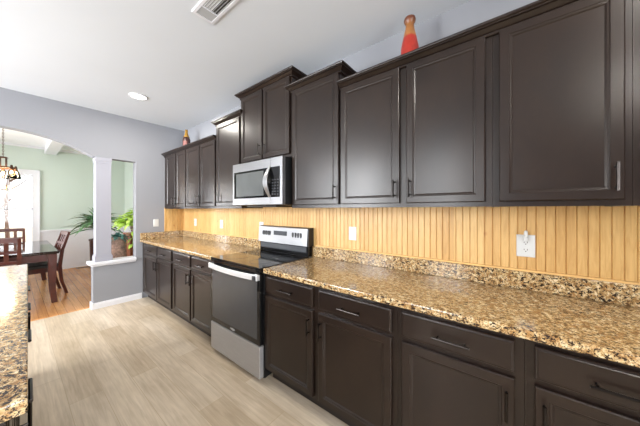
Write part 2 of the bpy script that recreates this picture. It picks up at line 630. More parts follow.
window('window_1', 'y', YB, WX0, WX1, WZ0, WZ1, -1, 3, 2, 'white framed double hung window in the green dining room wall')
for k, (y0, y1) in enumerate(LW):
    window('window_%d' % (6 + k), 'x', XL, y0 + 0.02, y1 - 0.02, 0.84, 2.60, 1, 1 if k == 2 else 2, 2,
           ('window in the left wall of the kitchen nearest the camera', 'widest window in the left wall of the kitchen', 'narrow window in the left wall by the end wall')[k])
window('window_5', 'y', YB, WX0 - 1.18, WX1 - 1.19, WZ0, WZ1, -1, 3, 2, 'unseen second double hung window in the green dining room wall')  # out of view, put in for the glare on the wall cabinet doors
window('window_3', 'x', XD, 5.32, 7.48, 0.72, 2.23, 1, 3, 2, 'window in the left wall of the dining room')
window('window_4', 'y', YR, -3.88, -1.32, 0.36, 2.38, 1, 4, 2, 'tall window in the wall behind the camera')


def baseboard(name, x0, x1, y0, y1, label):
    """white board with a moulded top, given as the plan rectangle it fills"""
    mb = MB().box(x0, x1, y0, y1, 0, 0.068)
    if abs(x1 - x0) > abs(y1 - y0):
        inner = (x0, x1, y0 + (0.006 if y0 < YE + 0.001 or y0 > YB - 0.1 else 0), y1)
    else:
        inner = (x0, x1, y0, y1)
    mb.box(inner[0], inner[1], inner[2], inner[3], 0.068, 0.088)
    return struct(mb.build(name, M['trim_white'], bevel=0.004), label, 'baseboard')


baseboard('baseboard_end', -1.179, -0.62, YE - 0.016, YE, 'white baseboard below the pass-through')
baseboard('baseboard_end_left', XL, -3.02, YE - 0.016, YE, 'white baseboard left of the arch')
baseboard('baseboard_jamb', -1.195, -1.179, YE - 0.016, YE + WT, 'short white baseboard on the arch jamb')
baseboard('baseboard_left', XL, XL + 0.016, YR, YE, 'white baseboard along the left wall')


def wainscot(name, axis, a, side, u0, u1, label, gaps=()):
    mb = MB(); s = side
    def B(u_0, u_1, d, q0, q1):
        segs = [(u_0, u_1)]
        for g0, g1 in gaps:
            nxt = []
            for p, q in segs:
                if q <= g0 or p >= g1 or q1 < 0.45:
                    nxt.append((p, q))
                else:
                    if p < g0: nxt.append((p, g0))
                    if q > g1: nxt.append((g1, q))
            segs = nxt
        for p, q in segs:
            if axis == 'y': mb.box(p, q, a, a + s * d, q0, q1)
            else: mb.box(a, a + s * d, p, q, q0, q1)
    B(u0, u1, 0.008, 0.42, 0.86)
    B(u0, u1, 0.008, 0.12, 0.42)
    B(u0, u1, 0.018, 0, 0.125)
    B(u0, u1, 0.012, 0.125, 0.145)
    B(u0, u1, 0.024, 0.86, 0.885)
    B(u0, u1, 0.034, 0.885, 0.92)
    B(u0, u1, 0.015, 0.76, 0.775)
    B(u0, u1, 0.015, 0.225, 0.24)
    return struct(mb.build(name, M['trim_white'], bevel=0.002, segs=1), label, 'trim')


wainscot('trim_2', 'y', YB, -1, XD, 0, 'white wainscot and chair rail on the dining room back wall', gaps=((WX0 - 1.28, WX1 + 0.1),))
wainscot('trim_3', 'x', 0, -1, YE + WT + 0.006, YB - 0.034, 'white wainscot and chair rail on the dining room right wall')
# dining room cornice strip and ceiling beam
f = MB().prism([(YB, 2.70), (YB - 0.03, 2.71), (YB - 0.05, HC), (YB, HC)], 'x', XD, 0).build('trim_4', M['trim_white'])
struct(f, 'white cornice along the dining room back wall', 'trim')
f = MB().box(-1.43, -1.25, YE + WT, YB - 0.05, 2.60, HC).build('beam', M['trim_white'], bevel=0.006)
struct(f, 'white boxed ceiling beam in the dining room', 'beam')

# pass-through: sill board, square column standing on it
f = MB().box(-1.225, -0.696, YE - 0.035, YE + WT + 0.035, 0.61, 0.648).box(-1.195, -0.696, YE - 0.015, YE + WT + 0.015, 0.585, 0.61).build('trim_5', M['trim_white'], bevel=0.005)
struct(f, 'white sill board of the pass-through', 'trim')
c = MB().box(-1.153, -0.987, YE - 0.006, YE + WT + 0.006, 0.648, 2.098)
c.box(-1.166, -0.974, YE - 0.018, YE + WT + 0.018, 0.648, 0.72)
c.box(-1.161, -0.979, YE - 0.012, YE + WT + 0.012, 0.72, 0.738)
c.box(-1.161, -0.979, YE - 0.012, YE + WT + 0.012, 2.05, 2.098)
c.box(-1.159, -0.981, YE - 0.010, YE + WT + 0.010, 2.018, 2.032)
struct(c.build('column', M['column_paint'], bevel=0.003), 'pale square column between the arch and the pass-through', 'column')


# beadboard: vertical pine boards with v grooves
def beadboard(name, axis, u0, u1, z0, z1, pitch, label):
    prof = []
    u = u0
    k = 0
    g = 0.003
    while u < u1 - 1e-6:
        e = min(u + pitch, u1)
        prof += [(u, 0.0065), (u + g, 0.012), (e - g, 0.012)]
        u = e
        k += 1
    prof.append((u1, 0.0065))
    mb = MB()
    rows = []
    for z in (z0, z1):
        rows.append([mb.bm.verts.new((-d, q, z) if axis == 'x' else (q, YE - d, z)) for q, d in prof])
    for i in range(len(prof) - 1):
        mb.bm.faces.new((rows[0][i], rows[0][i + 1], rows[1][i + 1], rows[1][i]))
    o = mb.build(name, M['pine'], normals=False)
    return struct(o, label, 'wall panelling')


beadboard('wall_panelling_right', 'x', -1.6, YE - 0.012, 0.90, 1.43, 0.0405, 'pine beadboard panelling between the counters and the wall cabinets')
beadboard('wall_panelling_end', 'y', -0.312, 0.0, 0.90, 1.405, 0.0405, 'short pine beadboard return on the end wall')
f = MB().box(-0.028, -0.012, -1.6, 1.52, 1.012, 1.024).box(-0.028, -0.012, 2.33, YE - 0.012, 1.012, 1.024).build('trim_6', M['pine_trim'], bevel=0.002)
struct(f, 'thin pine strip on top of the granite upstand', 'trim')

# ------------------------------------------------------------------ cabinets
XB, XF = -0.61, -0.632        # base cabinets: face frame, door face
XU, XUF = -0.305, -0.327       # wall cabinets: face frame, door face


def pull(mb, p0, p1, out, r=0.0055):
    """bar pull between two ends p0 p1, standing off along 'out'"""
    p0, p1, out = Vector(p0), Vector(p1), Vector(out)
    d = (p1 - p0).normalized()
    a, b = p0 + out, p1 + out
    mb.tube([a, b], r, 8)
    L = (p1 - p0).length
    for q in (p0 + d * L * 0.13, p1 - d * L * 0.13):
        mb.tube([q, q + out], r * 0.8, 8)
    return mb


def rect(x, y0, y1, z0, z1, i):
    return [(x, y0 + i, z0 + i), (x, y1 - i, z0 + i), (x, y1 - i, z1 - i), (x, y0 + i, z1 - i)]


def panel_door(y0, y1, z0, z1, xf, fw=0.052):
    spec = [(0, 0.02), (0, 0.004), (0.004, 0), (fw - 0.012, 0), (fw - 0.009, 0.0035), (fw - 0.003, 0.0045), (fw + 0.003, 0.010)]
    return MB().rings([rect(xf + d, y0, y1, z0, z1, i) for i, d in spec])


def slab(y0, y1, z0, z1, xf):
    spec = [(0, 0.02), (0, 0.006), (0.003, 0.003), (0.008, 0.002), (0.011, 0)]
    return MB().rings([rect(xf + d, y0, y1, z0, z1, i) for i, d in spec])


def add_door(root, y0, y1, z0, z1, xf, handle_y, hz0, hz1):
    Y = root.location.y
    d = panel_door(y0 - Y, y1 - Y, z0, z1, xf).build('door', M['cabinet'], root)
    pull(MB(), (xf + 0.001, handle_y - Y, hz0), (xf + 0.001, handle_y - Y, hz1), (-0.032, 0, 0)).build('handle', M['pull'], d)
    return d


def add_drawer(root, y0, y1, z0, z1, xf, hl=0.15):
    Y = root.location.y
    d = slab(y0 - Y, y1 - Y, z0, z1, xf).build('drawer', M['cabinet'], root)
    m = (y0 + y1) / 2 - Y
    zc = (z0 + z1) / 2 - 0.008
    pull(MB(), (xf + 0.001, m - hl / 2, zc), (xf + 0.001, m + hl / 2, zc), (-0.032, 0, 0)).build('handle', M['pull'], d)
    return d


def base_cabinet(y0, y1, units, label, left_end=False):
    """units: list of (yl, yr, handle_side); y0 > y1 never; handle_side +1 puts the pull at the far (higher y) edge"""
    units = sorted(units)
    root = thing('base_cabinet', label, 'cabinet', (0, y0, 0))
    L = y1 - y0
    b = MB()
    t = 0.018
    b.box(XB + 0.019, 0, 0, t, 0.10, 0.872).box(XB + 0.019, 0, L - t, L, 0.10, 0.872)
    b.box(XB + 0.019, 0, t, L - t, 0.10, 0.118).box(-0.012, 0, t, L - t, 0.118, 0.872)
    b.build('carcass', M['cabinet'], root)
    fr = MB()
    edges = [0.0] + [v for u in units for v in (u[0] - y0 + 0.012, u[1] - y0 - 0.012)] + [L]
    for a, c in zip(edges[0::2], edges[1::2]):
        fr.box(XB, XB + 0.019, a, c, 0.10, 0.872)
    for u in units:
        for q0, q1 in ((0.10, 0.135), (0.685, 0.735), (0.838, 0.872)):
            fr.box(XB, XB + 0.019, u[0] - y0 + 0.012, u[1] - y0 - 0.012, q0, q1)
    fr.build('face_frame', M['cabinet'], root)
    MB().box(XB + 0.07, XB + 0.085, 0.001, L - 0.001, 0, 0.10).build('toe_kick', M['cabinet_dark'], root)
    for yl, yr, hs in units:
        add_drawer(root, yl, yr, 0.722, 0.848, XF, 0.15)
        hy = yr - 0.026 if hs > 0 else yl + 0.026
        add_door(root, yl, yr, 0.122, 0.696, XF, hy, 0.535, 0.65)
    return root


base_cabinet(0.477, 1.545, [(1.047, 1.533, -1), (0.504, 0.998, 1)], 'dark two-door base cabinet directly right of the range')
base_cabinet(-0.034, 0.476, [(-0.004, 0.449, -1)], 'dark base cabinet with one wide drawer and door, second right of the range')
base_cabinet(-0.95, -0.035, [(-0.49, -0.064, 1), (-0.92, -0.52, -1)], 'dark base cabinet under the right-hand end of the long counter')
base_cabinet(2.315, 3.335, [(2.345, 2.812, 1), (2.842, 3.312, -1)], 'dark two-door base cabinet directly left of the range')
base_cabinet(3.336, YE - 0.005, [(3.366, 3.830, 1), (3.862, 4.372, -1)], 'dark two-door base cabinet in the corner by the grey end wall')


def crown(y0, y1, ztop, h=0.058, xf=XU, left=True, right=True):
    """moulding round the top of a cabinet; left = the far (y1) end returns to the wall, right = the near end"""
    prof = [(0.0, 0), (0.010, 0), (0.014, 0.004), (0.014, 0.012), (0.010, 0.015), (0.016, 0.018), (0.034, 0.034), (0.044, 0.036), (0.044, 0.042), (0.052, 0.046), (0.054, 0.050), (0.054, h), (0.0, h)]
    mb = MB()
    cols = []
    for d, z in prof:
        dl = d if left else 0
        dr = d if right else 0
        zz = ztop - h + z
        pts = [(xf - d, y1 + dl, zz), (xf - d, y0 - dr, zz)]
        if left and right:
            pts = [(-0.001, y1 + dl, zz)] + pts + [(-0.001, y0 - dr, zz)]
        cols.append([mb.bm.verts.new(p) for p in pts])
    n = len(cols)
    for i in range(n):
        A, B = cols[i], cols[(i + 1) % n]
        for k in range(len(A) - 1):
            mb.bm.faces.new((A[k], A[k + 1], B[k + 1], B[k]))
    mb.bm.faces.new([c[0] for c in cols])
    mb.bm.faces.new([c[-1] for c in cols])
    return mb


KU = 1.0165      # the wall cabinets were measured on a plane a little in front of theirs


def zk(z):
    return CH + (z - CH) * KU


def wall_cabinet(y0, y1, z0, z1, units, label, zd0=None, own_crown=None, hlen=0.115):
    y0, y1, z0, z1 = y0 * KU, min(y1 * KU, YE - 0.013), zk(z0), zk(z1)
    units = sorted((a * KU, c * KU, hs) for a, c, hs in units)
    own_crown = zk(own_crown) if own_crown else None
    root = thing('wall_cabinet', label, 'cabinet', (0, y0, 0))
    L = y1 - y0
    b = MB(); t = 0.018
    b.box(XU + 0.019, 0, 0, t, z0, z1).box(XU + 0.019, 0, L - t, L, z0, z1)
    b.box(XU + 0.019, 0, t, L - t, z0 + 0.012, z0 + 0.028).box(XU + 0.019, 0, t, L - t, z1 - 0.018, z1).box(-0.012, 0, t, L - t, z0 + 0.028, z1 - 0.018)
    b.build('carcass', M['cabinet'], root)
    fr = MB()
    edges = [0.0] + [v for u in units for v in (u[0] - y0 + 0.012, u[1] - y0 - 0.012)] + [L]
    for a, c in zip(edges[0::2], edges[1::2]):
        if c > a:
            fr.box(XU, XU + 0.019, a, c, z0, z1)
    for u in units:
        for q0, q1 in ((z0, z0 + 0.038), (z1 - 0.05, z1)):
            fr.box(XU, XU + 0.019, u[0] - y0 + 0.012, u[1] - y0 - 0.012, q0, q1)
    fr.build('face_frame', M['cabinet'], root)
    zd = z0 + 0.026 if zd0 is None else zd0
    ztop = z1 - 0.03
    for yl, yr, hs in units:
        hy = yr - 0.026 if hs > 0 else yl + 0.026
        add_door(root, yl, yr, zd, ztop, XUF, hy, zd + 0.035, zd + 0.035 + hlen)
    if own_crown:
        crown(0, L, own_crown).build('crown_molding', M['cabinet'], root)
    return root


ZU = 1.386
wall_cabinet(0.086, 1.022, ZU, 2.302, [(0.115, 0.522, 1), (0.567, 1.008, -1)], 'dark two-door wall cabinet under the red vase')
wall_cabinet(-0.372, 0.085, ZU, 2.302, [(-0.350, 0.056, -1)], 'large single-door dark wall cabinet above the outlet with the plug')
wall_cabinet(-1.20, -0.373, ZU, 2.302, [(-0.78, -0.405, -1), (-1.17, -0.80, 1)], 'dark wall cabinet cut off by the right edge of the picture')
wall_cabinet(1.023, 1.535, ZU, 2.435, [(1.030, 1.515, -1)], 'tall single-door dark wall cabinet right of the microwave', own_crown=2.457)
m_cab = wall_cabinet(1.536, 2.298, 1.842, 2.585, [(1.552, 1.912, 1), (1.930, 2.281, -1)], 'highest dark wall cabinet, two doors, above the microwave', own_crown=2.605)
wall_cabinet(2.299, 2.806, ZU, 2.405, [(2.312, 2.790, 1)], 'single-door dark wall cabinet left of the microwave', own_crown=2.427)
wall_cabinet(2.807, 3.625, ZU, 2.245, [(2.827, 3.205, 1), (3.229, 3.612, -1)], 'low two-door wall cabinet second from the end wall, with bright reflections')
wall_cabinet(3.626, YE - 0.013, ZU, 2.245, [(3.640, 3.958, 1), (3.988, 4.330, -1)], 'low two-door wall cabinet against the end wall below the bottle')
tag(crown(-1.2, 1.022 * KU, zk(2.322), left=False, right=False).build('crown_molding', M['cabinet']), 'long dark crown moulding over the cabinets below the red vase', 'moulding')
tag(crown(2.807 * KU, YE - 0.013, zk(2.267), left=False, right=False).build('crown_molding', M['cabinet']), 'dark crown moulding over the low cabinets below the bottle', 'moulding')

# ------------------------------------------------------------------ granite worktops
t = thing('worktop', 'long speckled brown granite worktop right of the range', 'worktop', (0, -1.3, 0.872))
MB().box(-0.648, -0.013, 0, 2.838, 0, 0.038).build('slab', M['granite'], t, bevel=0.008, segs=3)
MB().box(-0.034, -0.012, 0, 2.838, 0.038, 0.140).build('upstand', M['granite'], t, bevel=0.003)
t = thing('worktop', 'speckled brown granite worktop left of the range, reaching the end wall', 'worktop', (0, 2.312, 0.872))
L = YE - 2.312
MB().box(-0.648, -0.013, 0, L - 0.001, 0, 0.038).build('slab', M['granite'], t, bevel=0.008, segs=3)
MB().box(-0.034, -0.012, 0, L - 0.013, 0.038, 0.140).box(-0.648, -0.034, L - 0.034, L - 0.012, 0.038, 0.140).build('upstand', M['granite'], t, bevel=0.003)

# ------------------------------------------------------------------ range
RY0, RY1 = 1.549, 2.307
t = thing('kitchen_range', 'stainless steel electric range with black glass cooktop', 'range', (0, RY0, 0))
W = RY1 - RY0
MB().box(-0.625, -0.02, 0, W, 0.03, 0.895).build('body', M['black_enamel'], t, bevel=0.004)
for x in (-0.58, -0.10):
    for y in (0.05, W - 0.05):
        MB().lathe([(0.018, 0), (0.018, 0.035)], (x, y, 0), 10).build('foot', M['black_enamel'], t)
ck = MB().box(-0.668, -0.085, -0.002, W + 0.002, 0.895, 0.912).build('cooktop', M['black_gloss'], t, bevel=0.004)
for (x, y, r) in ((-0.50, 0.20, 0.10), (-0.50, 0.56, 0.115), (-0.24, 0.20, 0.09), (-0.24, 0.56, 0.075)):
    mb = MB().tube([(x + r * math.cos(a * PI / 18), y + r * math.sin(a * PI / 18), 0.9118) for a in range(36)], 0.0012, 4, closed=True)
    mb.build('burner_ring', M['display'], ck)
MB().box(-0.672, -0.625, 0.002, W - 0.002, 0.868, 0.895).build('front_trim', M['black_gloss'], t, bevel=0.003)
dr = MB().box(-0.668, -0.627, 0.004, W - 0.004, 0.300, 0.862).build('oven_door', M['black_gloss'], t, bevel=0.004)
MB().box(-0.6695, -0.667, 0.035, W - 0.035, 0.345, 0.80).build('oven_window', M['oven_glass'], dr)
# bowed flat stainless handle across the top of the door
h = MB()
lo = []
nseg = 20
for i in range(nseg + 1):
    s = i / nseg
    y = 0.006 + (W - 0.012) * s
    bow = math.sin(PI * s) ** 0.6
    x = -0.692 - 0.014 * bow
    hh = 0.046
    zc = 0.842 - 0.010 * bow
    lo.append([(x, y, zc - hh / 2), (x, y, zc + hh / 2), (x + 0.014, y, zc + hh / 2), (x + 0.014, y, zc - hh / 2)])
h.rings(lo)
h.box(-0.695, -0.666, 0.004, 0.06, 0.815, 0.86).box(-0.695, -0.666, W - 0.06, W - 0.004, 0.815, 0.86)
hd = h.build('handle', M['brushed_light'], dr, bevel=0.003)
MB().box(-0.7085, -0.692, 0.022, 0.052, 0.818, 0.852).build('badge', M['marks'], hd, bevel=0.004)
# small maker's mark low on the door: an oval swoosh with a row of tiny letters
b = MB().tube([(-0.6705, W / 2 + 0.035 * math.cos(a * PI / 12), 0.322 + 0.010 * math.sin(a * PI / 12)) for a in range(20)], 0.0012, 5)
for k in range(7):
    b.box(-0.6715, -0.668, W / 2 - 0.026 + k * 0.008, W / 2 - 0.021 + k * 0.008, 0.317, 0.327 + (0.004 if k in (0, 3) else 0))
b.build('maker_mark', M['badge'], dr)
MB().box(-0.668, -0.627, 0.004, W - 0.004, 0.040, 0.292).build('storage_drawer', M['steel'], t, bevel=0.005)
# back guard with touch controls
g = MB().prism([(-0.018, 0.912), (-0.085, 0.912), (-0.085, 1.010), (-0.018, 1.010)], 'y', 0.012, W - 0.012)
g.build('lower_guard', M['black_gloss'], t, bevel=0.003)
MB().prism([(-0.086, 0.945), (-0.094, 0.955), (-0.092, 1.000), (-0.086, 1.006)], 'y', 0.03, W - 0.03).build('guard_highlight', M['display'], t)  # grey strip modelled in place of a highlight on the black guard
g = MB().prism([(-0.014, 1.010), (-0.100, 1.010), (-0.086, 1.182), (-0.060, 1.190), (-0.014, 1.190)], 'y', 0.0, W).build('back_guard', M['black_enamel'], t, bevel=0.003)
g2 = MB().prism([(-0.100, 1.012), (-0.107, 1.012), (-0.0925, 1.182), (-0.086, 1.186)], 'y', 0.012, W - 0.004).build('control_panel', M['steel_bright'], g, bevel=0.002)


def on_panel(mb, y, z, w, hgt, th=0.0015):
    x = -0.107 + (z - 1.012) / 0.17 * 0.0145 - th
    mb.box(x, x + 0.004, y - w / 2, y + w / 2, z - hgt / 2, z + hgt / 2)
    return mb


on_panel(MB(), W * 0.52, 1.115, 0.205, 0.058).build('display', M['display'], g2)
for ys in ((W - 0.085, W - 0.115, W - 0.145, W - 0.175, W - 0.20), (0.205, 0.165, 0.13, 0.095)):
    for i, y in enumerate(ys):
        mk = MB(); x = -0.1005
        mk.tube([(x + 0.0035 * 0, y + 0.008 * math.cos(a * PI / 8), 1.113 + 0.022 * math.sin(a * PI / 8)) for a in range(16)], 0.0048, 5, closed=True)
        mk.box(x - 0.001, x + 0.004, y - 0.003, y + 0.003, 1.10, 1.126)
        mk.build('burner_control', M['marks'], g2)

# ------------------------------------------------------------------ microwave
MZ0, MZ1 = 1.412, 1.838
MY0, MY1 = 1.563, 2.323
W = MY1 - MY0
t = thing('microwave', 'stainless steel over-the-range microwave with curved handle', 'microwave', (0, MY0, MZ0))
H = MZ1 - MZ0
MB().box(-0.385, -0.003, 0, W, 0, H).build('body', M['black_enamel'], t, bevel=0.004)
MB().box(-0.33, -0.10, 0.18, W - 0.12, -0.016, 0).build('vent_base', M['black_enamel'], t, bevel=0.003)
d = MB().rings([[(x, 0.152 + i, 0.004 + i), (x, W - i, 0.004 + i), (x, W - i, H - i), (x, 0.152 + i, H - i)] for x, i in ((-0.386, 0), (-0.418, 0), (-0.421, 0.003))])
d = d.build('door', M['steel_bright'], t)
MB().box(-0.4225, -0.419, 0.152, W - 0.030, 0.070, H - 0.085).build('window_frame', M['black_gloss'], d)
MB().box(-0.424, -0.4215, 0.25, W - 0.070, 0.090, H - 0.105).build('window_glass', M['micro_glass'], d)
c = MB().rings([[(x, 0.0 + i, 0.004 + i), (x, 0.1505 - i, 0.004 + i), (x, 0.1505 - i, H - i), (x, 0.0 + i, H - i)] for x, i in ((-0.386, 0), (-0.418, 0), (-0.421, 0.003))])
c = c.build('control_panel', M['steel_bright'], t)
MB().box(-0.4225, -0.419, 0.030, 0.1505, 0.070, H - 0.085).build('key_pad', M['black_gloss'], c)
k = MB()
for r in range(6):
    for q in range(3):
        k.box(-0.4232, -0.4222, 0.045 + q * 0.034, 0.064 + q * 0.034, 0.09 + r * 0.026, 0.10 + r * 0.026)
k.build('key_marks', M['display'], c)
pts = []
for i in range(17):
    s = i / 16
    b_ = math.sin(PI * s)
    pts.append((-0.428 - 0.045 * b_, 0.162 + 0.012 * b_, 0.072 + (H - 0.150) * s))
hb = MB()
lo = []
for (x, y, z), i in zip(pts, range(17)):
    w_ = 0.014 + 0.014 * math.sin(PI * i / 16)
    lo.append([(x, y - w_, z), (x, y + w_, z), (x + 0.010, y + w_, z), (x + 0.010, y - w_, z)])
hb.rings(lo)
hb.build('handle', M['steel_bright'], d, bevel=0.003, smooth=False)


# ------------------------------------------------------------------ outlets, switch, plug
def wall_plate(name, label, cat, loc, rz, kind, w=0.074, h=0.118, group=None):
    """plate in the local yz plane, facing -x"""
    t = thing(name, label, cat, loc, rz, group)
    MB().rings([rect(x, -w / 2, w / 2, -h / 2, h / 2, i) for x, i in ((0, 0), (-0.003, 0), (-0.006, 0.004))]).build('cover_plate', M['white_plastic'], t)
    if kind == 'outlet':
        for s in (-1, 1):
            r = MB().lathe([(0.017, 0), (0.017, 0.003), (0.015, 0.0035)], (0, 0, 0), 20)
            o = r.build('receptacle', M['white_plastic'], t, loc=(-0.0055, 0, s * 0.021))
            o.rotation_euler = (0, -PI / 2, 0)
            q = MB().box(-0.0045, 0.0045, -0.0085, -0.0055, 0.003, 0.0042).box(-0.004, 0.004, 0.0055, 0.0085, 0.003, 0.0042).box(-0.0125, -0.0075, -0.0025, 0.0025, 0.003, 0.0042)
            q.build('slots', M['slot'], o)
    else:
        MB().box(-0.0085, -0.005, -0.016, 0.016, -0.033, 0.033).build('rocker', M['white_plastic'], t, bevel=0.002)
    return t


wall_plate('wall_outlet', 'white outlet with a plug in its upper socket', 'outlet', (-0.012, -0.056, 1.160), 0, 'outlet', 0.084, 0.128)
wall_plate('wall_outlet', 'white outlet on the pine panelling, first right of the range', 'outlet', (-0.012, 1.105, 1.162), 0, 'rocker')
wall_plate('wall_outlet', 'white outlet just behind the far end of the range back guard', 'outlet', (-0.012, 2.365, 1.165), 0, 'outlet')
wall_plate('wall_outlet', 'white outlet above the left worktop, nearer the range', 'outlet', (-0.012, 3.262, 1.165), 0, 'outlet')
wall_plate('wall_outlet', 'white outlet above the left worktop, nearer the end wall', 'outlet', (-0.012, 4.06, 1.165), 0, 'outlet')
wall_plate('light_switch', 'white rocker switch on the grey end wall beside the pine', 'switch', (-0.430, YE, 1.158), -PI / 2 + PI, 'rocker')
t = thing('night_light_plug', 'small white plug-in fitting in the right-hand outlet', 'plug', (-0.0222, -0.056, 1.190))
MB().box(-0.020, 0.0, -0.011, 0.011, 0.0, 0.024).build('plug_body', M['white_plastic'], t, bevel=0.004, segs=3)
MB().lathe([(0.0, 0.0), (0.008, 0.002), (0.0095, 0.02), (0.008, 0.038), (0.0, 0.044)], (-0.011, 0, 0.018), 14).build('plug_top', M['white_plastic'], t, smooth=True)

# ------------------------------------------------------------------ ornaments on top of the cabinets
v = MB().lathe([(0.0, 0), (0.048, 0.0), (0.056, 0.02), (0.060, 0.09), (0.056, 0.15), (0.044, 0.21), (0.032, 0.26), (0.026, 0.295), (0.027, 0.306), (0.035, 0.318), (0.039, 0.332), (0.035, 0.347), (0.022, 0.354), (0.014, 0.346), (0.0, 0.342)], n=28)
tag(v.build('vase', M['vase'], smooth=True, loc=(-0.195, 0.550, zk(2.302) + 0.001)), 'tall red vase with tan neck standing on the cabinets', 'vase')
t = thing('bottle', 'small amber and maroon bottle on the low corner cabinet', 'bottle', (-0.19, 3.97, zk(2.245) + 0.001))
MB().lathe([(0.0, 0), (0.050, 0.0), (0.055, 0.02), (0.055, 0.19), (0.044, 0.225)], n=20).build('bottle_body', M['maroon'], t, smooth=True)
MB().lathe([(0.044, 0.225), (0.030, 0.26), (0.021, 0.29), (0.020, 0.345), (0.0, 0.348)], n=20).build('bottle_neck', M['amber'], t, smooth=True)
lb = MB()
lo = []
for z in (0.085, 0.165):
    for r in (0.0550, 0.0562):
        pass
    lo.append([(r_ * math.cos(A), r_ * math.sin(A), z) for r_, seq in ((0.0562, range(-4, 5)), (0.0548, range(4, -5, -1))) for A in [math.radians(225) + k * 0.14 for k in seq]])
lb.rings(lo).build('bottle_label', M['pinkish'], t)

# ------------------------------------------------------------------ ceiling fittings
t = thing('ceiling_vent', 'white ceiling air register with grey damper and slats', 'vent', (-1.022, 1.555, HC))
fr = MB()
fr.rings([[(-0.078 + i, -0.19 + i, z), (0.078 - i, -0.19 + i, z), (0.078 - i, 0.19 - i, z), (-0.078 + i, 0.19 - i, z)] for i, z in ((0, 0), (0.003, -0.009), (0.022, -0.010), (0.024, -0.001))], cap=False)
fr.build('frame', M['trim_white'], t)
MB().box(-0.055, 0.055, -0.167, 0.167, -0.002, -0.0005).build('duct_back', M['dark_void'], t)
MB().box(-0.054, 0.054, 0.085, 0.166, -0.008, -0.004).build('damper', M['grey_mesh'], t)
MB().box(-0.054, 0.054, 0.079, 0.085, -0.010, -0.002).build('divider', M['trim_white'], t)
for k in range(7):
    x = -0.048 + k * 0.016
    sl = MB().box(-0.006, 0.006, -0.166, 0.078, -0.0006, 0.0006).build('slat', M['grey_mesh'], t, loc=(x, 0, -0.006))
    sl.rotation_euler = (0, 0.6 if k < 4 else -0.6, 0)


def downlight(x, y, label, power=20):
    t = thing('recessed_light', label, 'ceiling light', (x, y, HC), 0, 'recessed ceiling lights')
    MB().lathe([(0.098, -0.001), (0.096, -0.006), (0.076, -0.009), (0.073, -0.004)], n=32).build('trim_ring', M['trim_white'], t, smooth=True)
    MB().lathe([(0.0, -0.0055), (0.074, -0.0055), (0.074, -0.003), (0.0, -0.003)], n=32).build('lens', M['downlight'], t)
    d = bpy.data.lights.new('downlight_lamp', 'AREA')
    d.shape = 'DISK'
    d.size = 0.15
    d.energy = power
    d.color = (1.0, 0.95, 0.87)
    o = bpy.data.objects.new('downlight_lamp', d)
    o.location = (0, 0, -0.012)
    o.parent = t
    COL.objects.link(o)


downlight(-0.915, 3.565, 'round recessed light glowing in the white ceiling near the end wall')
downlight(-0.95, -0.75, 'unseen recessed ceiling light over the right end of the counter')  # out of view, added to light the counter
downlight(-2.75, -1.0, 'unseen recessed ceiling light at the rear of the kitchen')  # another unseen lamp, added to light the room

# ------------------------------------------------------------------ island
IA = math.radians(-1.49)       # its long edge runs a hair off the room's axis
t = thing('kitchen_island', 'kitchen island with granite top at the left edge', 'island', (-1.8442, 0.927, 0), IA)
LI = 2.27
MB().box(-1.0, 0.0, 0, LI, 0.874, 0.914).build('granite_top', M['granite'], t, bevel=0.006, segs=3)
b = MB().box(-0.96, -0.05, 0.04, LI - 0.04, 0.10, 0.874)
b.box(-0.92, -0.12, 0.08, LI - 0.08, 0.0, 0.10)
b.build('carcass', M['cabinet'], t)
n = 4
for k in range(n):
    y0 = 0.06 + k * (LI - 0.12) / n
    y1 = y0 + (LI - 0.12) / n - 0.03
    def mirror(o_mb):
        for v in o_mb.bm.verts:
            v.co.x = -v.co.x
        return o_mb
    d = mirror(slab(y0, y1, 0.722, 0.848, 0.03)).build('drawer', M['cabinet'], t)
    m = (y0 + y1) / 2
    pull(MB(), (-0.031, m - 0.075, 0.78), (-0.031, m + 0.075, 0.78), (0.036, 0, 0), 0.006).build('handle', M['pull'], d)
    d = mirror(panel_door(y0, y1, 0.122, 0.696, 0.03)).build('door', M['cabinet'], t)
    hy = y1 - 0.03 if k % 2 == 0 else y0 + 0.03
    pull(MB(), (-0.031, hy, 0.53), (-0.031, hy, 0.66), (0.036, 0, 0), 0.006).build('handle', M['pull'], d)


# ------------------------------------------------------------------ dining table and chairs
t = thing('dining_table', 'dark polished dining table seen through the arch', 'table', (-1.98, 6.26, 0))
hx, hy = 0.545, 0.985
MB().box(-hx, hx, -hy, hy, 0.722, 0.762).build('tabletop', M['table_wood'], t, bevel=0.006)
ap = MB()
for s in (-1, 1):
    ap.box(-hx + 0.05, hx - 0.05, s * (hy - 0.05), s * (hy - 0.075), 0.62, 0.722)
    ap.box(s * (hx - 0.05), s * (hx - 0.075), -hy + 0.05, hy - 0.05, 0.62, 0.722)
ap.build('apron', M['mahogany'], t)
for sx in (-1, 1):
    for sy in (-1, 1):
        lg = MB()
        cx, cy = sx * (hx - 0.065), sy * (hy - 0.065)
        lo = []
        for z, hw, off in ((0.722, 0.045, 0), (0.60, 0.045, 0), (0.40, 0.040, -0.004), (0.20, 0.034, 0.0), (0.0, 0.030, 0.022)):
            x, y = cx + sx * off, cy
            lo.append([(x - hw, y - hw, z), (x + hw, y - hw, z), (x + hw, y + hw, z), (x - hw, y + hw, z)])
        lg.rings(lo).build('leg', M['mahogany'], t, bevel=0.004)


